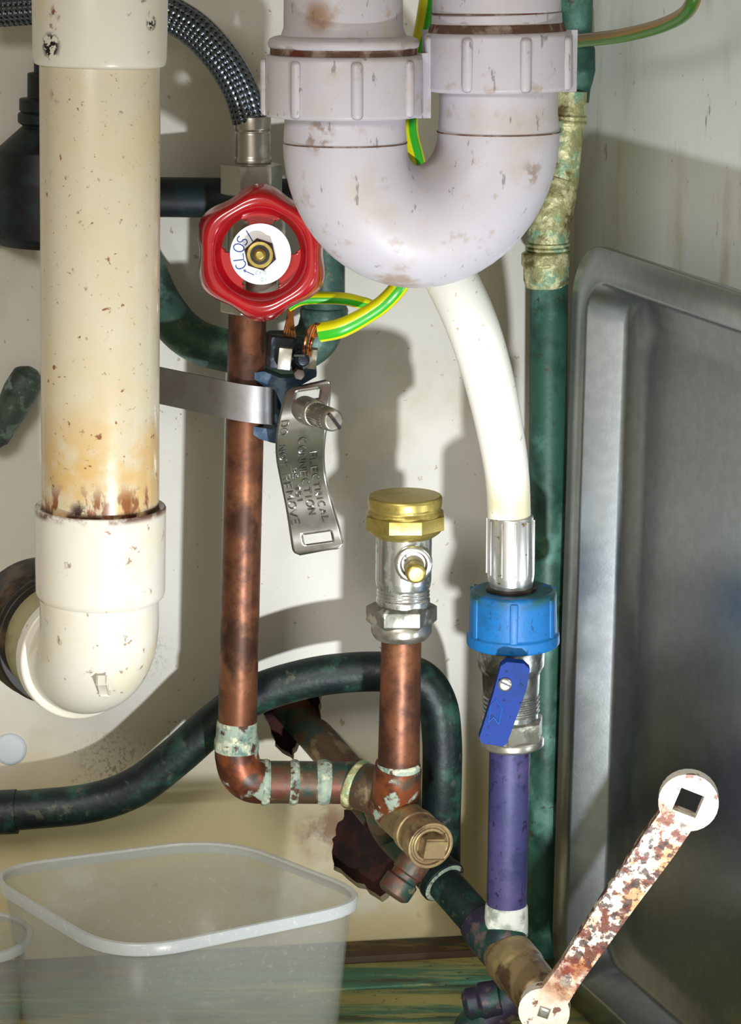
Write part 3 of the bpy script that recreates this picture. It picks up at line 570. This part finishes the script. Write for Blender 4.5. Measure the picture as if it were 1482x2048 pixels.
bm = new(); vl(bm, 810, 810, IH, [(990, 72), (995, 75), (1010, 74), (1016, 72), (1022, 76), (1050, 77), (1062, 72), (1072, 58)], 48, bev=.0005); obj('cap', bm, M['brass'], cv, label='brass blanking cap')
bm = new(); lathe(bm, P(810, 1018, IH) - Z*.0, Z, [(-.0085, 66*s), (-.0075, 77*s), (-.002, 77*s), (-.0012, 70*s)], 8, R(22.5), bev=.0002); obj('cap_hex', bm, M['brass'], cv, sharp=20)
sp_ = P(826, 1130, IH + 56*s + .0003)
bm = new(); lathe(bm, sp_ + Y*.006, Vector((.05, -1, .03)), [(0, 36*s), (.0062, 34*s), (.0068, 30*s), (.0068, 24*s), (.0045, 23*s)], 40, bev=.0004); bo = obj('screw_boss', bm, M['chrome'], cv)
bm = new(); lathe(bm, sp_ + Y*.003, Vector((.05, -1, .03)), [(0, 22*s), (.0012, 22*s)], 32, bev=.0001); obj('screw_recess', bm, M['brassdk'], bo)
bm = new(); lathe(bm, sp_ + Vector((.0006, .001, -.0022)), Vector((.12, -1, -.12)), [(0, 18*s), (.005, 19*s), (.006, 15*s)], 28, bev=.0006); obj('screw', bm, M['brass'], bo)
# ------------------------------------------------------------------ white hose, blue nut, lever valve, purple pipe
wh = thing('white_hose', 'white flexible hose curving from behind the trap to a blue nut', 'hose', P(1020, 1185, .1))
WH = .1; s = S(P(1000, 900, WH))
bm = new(); tube(bm, [P(800, 370, .09), P(852, 470, .095), P(908, 570, WH), P(948, 660, WH), P(978, 760, WH), P(1000, 860, WH), P(1014, 950, WH), P(1019, 1050, WH)], [52*s]*4 + [50*s, 47*s, 44.5*s, 43.5*s], 44, n=12); obj('hose', bm, M['hose'], wh)
bm = new(); vl(bm, 1021, 1022, WH, [(1030, 42), (1032, 46), (1150, 47), (1166, 44), (1180, 43)], 48, bev=.0005); fe = obj('ferrule', bm, M['alu'], wh)
for k in range(10):
    a = 2*math.pi*(k + .25)/10; c = P(1021.5, 1092, WH); rd = Vector((math.sin(a), -math.cos(a), 0))
    bm = new(); box(bm, c + rd*46.5*s, Vector((-rd.y, rd.x, 0)), Z, rd, 5*s, 112*s, 4*s, .0002); obj('rib', bm, M['alu'], fe)
bm = new(); vl(bm, 1022, 1022, WH, [(1172, 50), (1182, 50)], 36); obj('washer', bm, M['rub'], wh)
bm = new(); vl(bm, 1026, 1026, WH, [(1180, 52), (1178, 80), (1184, 87), (1262, 88), (1266, 93), (1286, 93), (1290, 84)], 56, bev=.0009); bn = obj('union_nut', bm, M['blue'], wh, label='bright blue plastic union nut')
for k in range(6):
    a = 2*math.pi*k/6 - R(62); c = P(1026, 1232, WH); rd = Vector((math.sin(a), -math.cos(a), 0))
    bm = new(); box(bm, c + rd*86*s, Vector((-rd.y, rd.x, 0)), Z, rd, 17*s, 96*s, 12*s, .0008); obj('grip_rib', bm, M['blue'], bn)
lvv = thing('lever_valve', 'grey ball valve with dark blue lever below the blue nut', 'valve', P(1022, 1500, WH))
bm = new(); vl(bm, 1022, 1022, WH, [(1280, 66), (1296, 68), (1330, 66), (1345, 58), (1385, 56), (1388, 54), (1391, 58), (1397, 54), (1400, 58), (1406, 54), (1409, 58), (1415, 54), (1418, 58), (1424, 54), (1444, 54)], 48, bev=.0003); obj('valve_body', bm, M['valvebody'], lvv)
bm = new(); vl(bm, 1023, 1023, WH, [(1432, 56), (1438, 68), (1474, 68), (1480, 60)], 6, R(8), bev=.0003); obj('hex_nut', bm, M['nutgrey'], lvv, sharp=20)
bm = new(); vl(bm, 1023, 1023, WH, [(1470, 60), (1476, 65), (1488, 65), (1494, 54)], 48, bev=.0005); obj('ring', bm, M['nickel'], lvv)
lh = .124
bm = new(); lathe(bm, P(1016, 1362, .112), -Y, [(0, 22*s), (.014, 20*s)], 28); obj('stem', bm, M['valvebody'], lvv)
bm = new()
poly_prism(bm, [P(x, y, lh) for x, y in ((1000, 1324), (1012, 1316), (1046, 1319), (1058, 1330), (1052, 1368), (1022, 1452), (1012, 1478), (1004, 1484), (964, 1478), (957, 1468), (985, 1380))], -Y, .006)
bmesh.ops.bevel(bm, geom=[e for e in bm.edges if e.calc_face_angle(0) > .6], offset=.001, segments=2, affect='EDGES', profile=.5)
lo_ = obj('lever', bm, M['lever'], lvv, label='dark blue painted lever')
bm = new(); lathe(bm, P(1010, 1368, lh + .0055), -Y, [(0, 14*s), (.0012, 14*s), (.0018, 10*s)], 30, bev=.0003); ls = obj('screw', bm, M['nickel'], lo_)
bm = new(); box(bm, P(1010, 1368, lh + .0074), Vector((.9, 0, -.42)), Y, Vector((.42, 0, .9)), 25*s, .0006, 3.5*s); obj('screw_slot', bm, M['rub'], lo_)
bm = new(); aw = lambda pts: [P(x, y, lh + .0062) for x, y in pts]
for pts in (((977, 1444), (981, 1412), (992, 1398), (1004, 1416), (998, 1448)), ((977, 1444), (987, 1434), (998, 1448))):
    tube(bm, aw(pts), .00035, 5, smooth=False)
obj('arrow_mark', bm, M['ink'], lo_)
pu = thing('purple_pipe', 'upright purple tarnished pipe below the lever valve', 'pipe', P(1013, 1850, WH))
bm = new(); vl(bm, 1020, 1013, WH, [(1486, 41), (1825, 40)], 44); obj('pipe', bm, M['purple'], pu)
bm = new(); vl(bm, 1013, 1012, WH, [(1806, 40), (1812, 43), (1846, 44), (1870, 44)], 40); obj('lime_joint', bm, M['limescale'], pu)
bm = new(); tube(bm, [P(1012, 1862, WH), P(1008, 1885, WH + .004), dgp(.885)], [44*s, 46*s, 42*s], 32, n=6); obj('tee_branch', bm, M['darkfit'], pu, sharp=70)
# stop valve at the end of the run
st = thing('stop_valve', 'dark brass stop valve at the bottom under the rusty spanner', 'valve', P(1050, 2010, .115))
a, b = dgp(.90), P(1088, 2000, .135); bl = (b-a).length; s = S(a)
bm = new(); lathe(bm, a, b - a, [(0, 44*s), (bl*.15, 50*s), (bl*.2, 54*s), (bl*.45, 54*s), (bl*.5, 51*s), (bl*.9, 50*s), (bl, 40*s)], 40); obj('valve_body', bm, M['brassdk'], st)
bm = new(); tube(bm, [P(1040, 1985, .115), P(1000, 2010, .115), P(955, 2055, .115), P(930, 2095, .115)], [40*s, 40*s, 44*s, 40*s], 32); obj('outlet', bm, M['darkfit'], st, sharp=70)
bm = new(); lathe(bm, P(1000, 1995, .118), P(930, 2010, .118) - P(1000, 1995, .118), [(0, 36*s), (.008, 38*s), (.0095, 32*s), (.014, 32*s), (.016, 22*s)], 28); obj('side_plug', bm, M['darkfit'], st)
bm = new(); tube(bm, [P(1088, 2005, .128), P(1090, 2012, .156)], 20*s, 4); obj('square_spindle', bm, M['brassdk'], st, sharp=20)
# rusty spanner
sw = thing('square_key_spanner', 'rusty pale spanner with square hole fitted on the stop valve', 'spanner', P(1090, 2012, .15))
A, B = P(1090, 2010, .15), P(1377, 1594, .158); s = S(A)
d = (B - A).normalized(); nn = Vector((-.05, -1, .12)); nn = (nn - d*nn.dot(d)).normalized(); sd = d.cross(nn); 
if sd.x < 0: sd = -sd
Ls = (B - A).length
def out(ra, rb, w0, w1):
    pts = []
    a0 = math.asin(min(.99, w0/ra)); a1 = math.asin(min(.99, w1/rb))
    n = 22
    for i in range(n+1):
        an = a0 + (2*math.pi - 2*a0)*i/n; pts.append(A + d*math.cos(an)*ra + sd*math.sin(an)*ra)
    pts.append(A + d*(ra*1.9) - sd*w0*.92); pts.append(A + d*Ls*.55 - sd*(w0+w1)*.5 - sd*.0003); pts.append(B - d*rb*1.9 - sd*w1*1.02)
    for i in range(n+1):
        an = math.pi + a1 + (2*math.pi - 2*a1)*i/n; pts.append(B + d*math.cos(an)*rb + sd*math.sin(an)*rb)
    pts.append(B - d*rb*1.9 + sd*w1*1.02); pts.append(A + d*Ls*.55 + sd*(w0+w1)*.5 - sd*.0003); pts.append(A + d*(ra*1.9) + sd*w0*.92)
    return pts
ol = out(51*s, 58*s, 30*s, 35*s)
hx, hy = Vector((.90, 0, -.33)), Vector((.33, 0, .90)); hx = (hx - nn*hx.dot(nn)).normalized(); hy = nn.cross(hx)
sq = [B + hx*u*24*s + hy*v*24*s for u, v in ((-1, -1), (1, -1), (1, 1), (-1, 1))]
bm = new(); poly_prism(bm, ol, nn, .007, [sq])
bmesh.ops.bevel(bm, geom=[e for e in bm.edges if e.calc_face_angle(0) > .9], offset=.0014, segments=3, affect='EDGES', profile=.5)
obj('spanner_body', bm, M['rusty'], sw, sharp=50)
bm = new(); lathe(bm, A + nn*.0066, nn, [(0, 17*s), (.0012, 15*s), (.0016, 9*s)], 4, .5, bev=.0004); obj('spindle_end', bm, M['nickel'], sw)
# ------------------------------------------------------------------ waste trap
tp = thing('waste_trap', 'white plastic U-bend waste trap hanging at the top centre', 'waste trap', P(843, 560, .17))
TL, TR = .172, .158
pl, pr_ = P(690, 290, TL), P(997, 268, TR)
s = S(pl)
path = [P(690, 215, TL), P(690, 250, TL)]
cx = (pl + pr_)*.5; hv = (pr_ - pl)*.5; hv_ = Vector((hv.x, hv.y, 0)); dzv = hv.z
for k in range(0, 33):
    a = math.pi*(1 - k/32); path.append(cx + hv_*math.cos(a) + Z*(dzv*math.cos(a)) - Z*(hv_.length*1.10*math.sin(a)))
path += [P(997, 225, TR), P(997, 170, TR)]
rad = [121*s]*2 + [124*s]*33 + [120*s]*2
bm = new(); tube(bm, path, rad, 72, smooth=False); bend = obj('u_bend', bm, M['trap'], tp, sharp=75)
for x, y, h in ((690, 284, TL), (997, 262, TR)):
    c = P(x, y, h); bm = new(); lathe(bm, c - Z*.0004, Z, [(0, 125*s), (.0005, 125*s)], 72, bev=.0001); obj('seam_line', bm, M['dirt'], bend)
def bump(x, y, h, r_):
    bm = new(); lathe(bm, P(x, y, h), Vector((-.3, -1, -.2)), [(0, r_*s*1.1), (.0008, r_*s), (.0014, r_*s*.5)], 14); obj('moulding_pip', bm, M['trap'], bend)
bump(687, 383, TL + .0195, 11); bump(732, 437, TL + .0195, 8)
def nut(x, h, y0, y1, r_, flange, angs):
    bm = new(); vl(bm, x, x, h, [(y0, r_ - 16), (y0 + 2, r_ - 5), (y0 + 9, r_ - 1), (y1 - 6, r_), (y1, r_ - 6), (y1 + .5, r_ - 30)], 72, bev=.0012); n_ = obj('union_nut', bm, M['trap'], tp)
    a, b = P(x, y0 + 8, h), P(x, y1 - 3, h); c = (a+b)*.5; ss = S(c)
    for k in range(8):
        an = R(angs + 45*k); rd = Vector((math.sin(an), -math.cos(an), 0))
        bm = new(); box(bm, c + rd*(r_ + .5)*ss, Vector((-rd.y, rd.x, 0)), Z, rd, 23*ss, (a-b).length, 14*ss, .0016); obj('rib', bm, M['trap'], n_, sharp=60)
nut(687, TL, 108, 232, 160, 152, 10)
nut(997, TR, 62, 180, 149, 140, -27)
bm = new(); vl(bm, 687, 687, TL, [(70, 122), (73, 140), (78, 149), (86, 152), (93, 151), (96, 147)], 72); obj('flange', bm, M['trap'], tp)
bm = new(); vl(bm, 687, 687, TL, [(92, 147), (110, 147)], 64); obj('seal_ring', bm, M['dirt'], tp)
bm = new(); vl(bm, 686, 687, TL, [(-80, 118), (55, 120), (72, 126), (80, 130)], 64); obj('inlet_pipe', bm, M['trap'], tp)
bm = new(); vl(bm, 992, 994, TR, [(-80, 128), (24, 129), (26, 127), (28, 130), (50, 131), (64, 131)], 64); obj('outlet_pipe', bm, M['trap'], tp)
bm = new(); vl(bm, 992, 992, TR, [(24, 129.6), (27, 129.6)], 64, bev=.0001); obj('seam_line', bm, M['dirt'], tp)
bm = new(); vl(bm, 994, 994, TR, [(46, 133), (62, 138), (66, 138)], 64); obj('seal_ring', bm, M['dirt'], tp)
# ------------------------------------------------------------------ earth clamp, tag, cables
ec = thing('earth_clamp', 'steel strap earth clamp with screw terminals on the long copper pipe', 'clamp', P(520, 850, .09))
def ribbon(bm, pts, hgt, th):
    pa_ = smooth_path(pts, 10); m = len(pa_); vs_ = []
    for i in range(m):
        t = (pa_[min(i+1, m-1)] - pa_[max(i-1, 0)]); t.z = 0; t.normalize(); n = Vector((t.y, -t.x, 0))
        vs_.append([bm.verts.new(pa_[i] + n*a*th/2 + Z*b*hgt/2) for a, b in ((1, 1), (1, -1), (-1, -1), (-1, 1))])
    for a, b in zip(vs_, vs_[1:]):
        for j in range(4): bm.faces.new((a[j], a[(j+1) % 4], b[(j+1) % 4], b[j]))
    bm.faces.new(vs_[0]); bm.faces.new(vs_[-1])
bm = new(); ribbon(bm, [P(230, 752, .060), P(330, 773, .072), P(420, 792, .0822), P(470, 803, .0850), P(510, 809, .0852), P(540, 812, .0825), P(554, 813, .076), P(551, 813, .069)], .0158, .0009); obj('strap', bm, M['steel'], ec, sharp=50)
bm = new(); poly_prism(bm, [P(x, y, .072) for x, y in ((508, 737), (530, 735), (562, 748), (586, 747), (632, 728), (634, 745), (604, 762), (580, 790), (574, 882), (545, 876), (520, 868), (497, 852), (505, 843), (545, 850), (560, 842), (564, 800), (552, 772), (530, 764), (510, 750))], -Y, .010)
bmesh.ops.bevel(bm, geom=[e for e in bm.edges if e.calc_face_angle(0) > .6], offset=.0007, segments=2, affect='EDGES', profile=.5)
obj('bracket', bm, M['bluesteel'], ec, label='dark blued steel bracket')
bm = new(); tube(bm, [P(552, 775, .078), P(554, 848, .078)], 13*S(P(550, 800, .09)), 20); obj('clamp_bolt', bm, M['darksteel'], ec)
s = S(P(600, 710, .095))
bm = new(); box(bm, P(572, 704, .088), Vector((1, .2, -.1)), Vector((-.2, 1, 0)), Vector((.1, 0, 1)), 74*s, .010, 66*s, .001); tbk = obj('terminal_block', bm, M['darksteel'], ec)
bm = new(); box(bm, P(570, 716, .0965), Vector((1, .1, -.12)), Y, Vector((.12, 0, 1)), 27*s, .006, 44*s, .0004); obj('terminal_jaw', bm, M['nickel'], tbk)
bm = new(); box(bm, P(622, 716, .094), Vector((1, -.1, -.12)), Y, Vector((.12, 0, 1)), 24*s, .006, 40*s, .0004); obj('terminal_jaw', bm, M['nutgrey'], tbk)
bm = new(); lathe(bm, P(597, 712, .09), Vector((.2, -1, 0)), [(0, 15*s), (.010, 15*s), (.0115, 11*s)], 28); obj('terminal_screw', bm, M['darksteel'], tbk)
bm = new(); box(bm, P(599, 711, .1016), Vector((1, .2, -.05)), Y, Z, 22*s, .001, 4*s); obj('screw_slot', bm, M['rub'], tbk)
bm = new(); lathe(bm, P(596, 742, .09), Vector((.1, -1, 0)), [(0, 12*s), (.009, 12*s)], 6, .3); obj('nut', bm, M['rub'], tbk, sharp=20)
sa, sb = P(606, 818, .098), P(668, 842, .124); sdv = sb - sa; sl = sdv.length
bm = new(); lathe(bm, sa, sdv, [(0, 26*s), (.001, 28*s), (.011, 28*s), (.0125, 25*s)], 40); obj('screw_collar', bm, M['nickel'], ec)
bm = new(); prof = [(.011, 22*s), (sl*.95, 22.5*s), (sl, 19*s)]; lathe(bm, sa, sdv, prof, 48)
obj('screw_head', bm, M['nutgrey'], ec)
sn = sdv.normalized(); q1 = (Vector((.3, 0, .9)) - sn*Vector((.3, 0, .9)).dot(sn)).normalized(); q2 = sn.cross(q1)
for k in range(26):
    an = 2*math.pi*k/26; rd = q1*math.cos(an) + q2*math.sin(an)
    if k % 1 == 0:
        bm = new(); box(bm, sa + sn*(sl*.62) + rd*22.3*s, sn, sn.cross(rd), rd, sl*.5, 2.2*s, 2.2*s); obj('knurl', bm, M['nutgrey'], ec)
bm = new(); box(bm, sb + sn*.0002, q2*.7 + q1*.5, sn, q1*.7 - q2*.5, 40*s, .0014, 6*s); obj('screw_slot', bm, M['rub'], ec)
tg = thing('safety_tag', 'wavy aluminium safety tag with embossed capital letters hanging from the clamp', 'tag', P(620, 1100, .1))
TAGH = .099
def tagp(u, v, lift=0.0):   # u 0..1 across, v 0..1 down
    y = 766 + v*338
    cl = 616 + 6*math.sin(v*5.6 + 2.6)*(1) + 30*max(0, v-.42)**1.2 - 10*math.sin(math.pi*v)
    wd = 96 - 6*math.cos((v - .62)*9)
    e = min(v, 1-v)*338; rr_ = 14.0
    if e < rr_: wd -= 2*(rr_ - math.sqrt(max(0, rr_*rr_ - (rr_-e)**2)))
    x = cl + (u - .5)*wd
    y2 = y - (u - .5)*14
    h = TAGH + .0045*math.sin(v*8.2 - .4) + .004*(u-.5)
    return P(x, y2, h + lift)
NU, NV = 20, 72
bm = new(); g = [[bm.verts.new(tagp(i/NU, j/NV)) for j in range(NV+1)] for i in range(NU+1)]
for i in range(NU):
    for j in range(NV):
        u, v = (i+.5)/NU, (j+.5)/NV
        if .25 < u < .75 and .045 < v < .098: continue
        if .25 < u < .80 and .888 < v < .945: continue
        bm.faces.new((g[i][j], g[i+1][j], g[i+1][j+1], g[i][j+1]))
bmesh.ops.delete(bm, geom=[v for v in bm.verts if not v.link_faces], context='VERTS')
pt = obj('plate', bm, M['tag'], tg, sharp=180); md = pt.modifiers.new('thick', 'SOLIDIFY'); md.thickness = .0006
bm = new()
def tag_text(txt, u0, v0, size):      # reads downwards, tops to the right
    v = v0
    for c in txt:
        for stt in GL[c]:
            pts = []
            for k in range(len(stt)-1):
                for q in range(3): pts.append(tuple(Vector(stt[k]).lerp(Vector(stt[k+1]), q/3)))
            pts.append(stt[-1])
            ps = [tagp(u0 + b*size*2.9, v + a*size, .0005) for a, b in pts]
            ps2 = [ps[0]]
            for a_ in ps[1:]:
                if (a_ - ps2[-1]).length > 1e-6: ps2.append(a_)
            tube(bm, ps2, .00034, 5, smooth=False)
        v += (glyph_w(c) + .32)*size
tag_text('ELECTRICAL', .70, .42, .046); tag_text('CONNECTION', .46, .33, .050); tag_text('BS 951', .28, .50, .038); tag_text('DO', .07, .21, .05); tag_text('NOT', .07, .36, .046); tag_text('REMOVE', .07, .53, .052)
obj('embossed_lettering', bm, M['tag'], tg)
ca = thing('earth_cable', 'thick green and yellow earth cable from the clamp terminal up behind the trap', 'cable', P(640, 670, .1))
s = S(P(700, 640, .1))
bm = new(); tube(bm, [P(640, 665, .098), P(682, 656, .1), P(730, 632, .1), P(772, 602, .1), P(806, 560, .1), P(835, 490, .09), P(846, 400, .085), P(832, 320, .085), P(818, 250, .085), P(828, 140, .085), P(848, 50, .085), P(862, -40, .085)], [20*s, 20*s] + [18*s]*10, 28, n=12); obj('sheath', bm, M['cable'], ca)
for k in range(6):
    bm = new(); ox, oy = random.uniform(-7, 7), random.uniform(-12, 12); tube(bm, [P(650 + ox*.3, 664 + oy, .098), P(628 + ox, 660 + oy*.9, .1), P(616 + ox, 685, .1 + .001*k*.4), P(613 + ox, 712, .098)], 3.2*s, 8); obj('strand', bm, M['wire'], ca)
cb = thing('earth_cable', 'thinner green and yellow cable passing right under the red handwheel', 'cable', P(600, 600, .09))
bm = new(); tube(bm, [P(575, 612, .088), P(600, 599, .088), P(640, 596, .088), P(690, 598, .087), P(725, 606, .085), P(760, 612, .08), P(800, 575, .075), P(850, 500, .07)], 13*s, 24, n=10); obj('sheath', bm, M['cable'], cb)
for k in range(5):
    bm = new(); tube(bm, [P(578 + k*2, 612, .088), P(574 + k*3, 640, .09), P(563 + k*7, 684, .091)], 2.2*s, 7); obj('strand', bm, M['wire'], cb)
cc = thing('earth_cable', 'grimy green and yellow cable looping across the upper right wall', 'cable', P(1290, 70, .06))
bm = new(); tube(bm, [P(1060, -50, .05), P(1080, 40, .05), P(1120, 80, .06), P(1180, 79, .085), P(1250, 70, .115), P(1320, 52, .145), P(1368, 28, .168), P(1388, -4, .18), P(1392, -50, .18)], 13.5*S(P(1300, 60, .07)), 24, n=12); obj('sheath', bm, M['cabledk'], cc)
# ------------------------------------------------------------------ plastic tubs
def tub(name, label, corners, crad, z_rim, z_bot, taper, lip, mlip=True):
    cen = sum(corners, Vector()) / len(corners); cen.z = 0
    t = thing(name, label, 'tub', Vector((cen.x, cen.y, z_bot)), 'plastic tubs on the cabinet floor')
    def ring(scale, z, grow=0.0):
        pts = []; n = len(corners)
        for i in range(n):
            p, c, q = corners[i-1], corners[i], corners[(i+1) % n]
            a = (p - c); b = (q - c); k = min(crad, a.length*.48, b.length*.48); a = c + a.normalized()*k; b = c + b.normalized()*k
            for m_ in range(11):
                tt = m_/10; w_ = a*(1-tt)**2 + c*2*tt*(1-tt) + b*tt*tt; pts.append(w_)
        out_ = []
        for p in pts:
            dl = Vector((p.x - cen.x, p.y - cen.y, 0)); dl = dl*scale + dl.normalized()*grow
            out_.append(Vector((cen.x, cen.y, z)) + dl)
        return out_
    def loft(specs, close):
        bm = new(); rs = [[bm.verts.new(p) for p in ring(*sp)] for sp in specs]
        for A_, B_ in zip(rs, rs[1:]):
            for j in range(len(A_)): k = (j+1) % len(A_); bm.faces.new((A_[j], A_[k], B_[k], B_[j]))
        if close: bm.faces.new(rs[-1])
        return bm
    o = obj('wall', loft([(1, z_rim - .001, -.0012), (1 - (1-taper)*.9, z_bot + .008, -.0012), (taper - .01, z_bot + .002, -.002), (taper - .05, z_bot + .0005, -.003)], True), M['tub'], t, sharp=70)
    md = o.modifiers.new('thick', 'SOLIDIFY'); md.thickness = .0008; md.offset = -1
    o = obj('rim', loft([(1, z_rim - lip, .0012), (1, z_rim - .0008, .0016), (1, z_rim, .001), (1, z_rim, -.0008), (1, z_rim - .0012, -.001), (1, z_rim - lip, .0002), (1, z_rim - lip, .0012)], False), M['tubrim'], t, sharp=50)
ZR = FLOOR + .078
tub('plastic_tub', 'large clear square plastic tub with raised rim on the floor', [PZ(x, y, ZR) for x, y in ((235, 1905), (765, 1796), (450, 1673), (-45, 1737))], .030, ZR, FLOOR + .0006, .9, .005)
c = PZ(-62, 1868, FLOOR + .052); 
tub('plastic_tub', 'round clear plastic tub at the bottom left corner', [Vector((c.x + .0265*math.cos(2*math.pi*k/12), c.y + .0265*math.sin(2*math.pi*k/12), 0)) for k in range(12)], .012, FLOOR + .052, FLOOR + .0006, .82, .004)
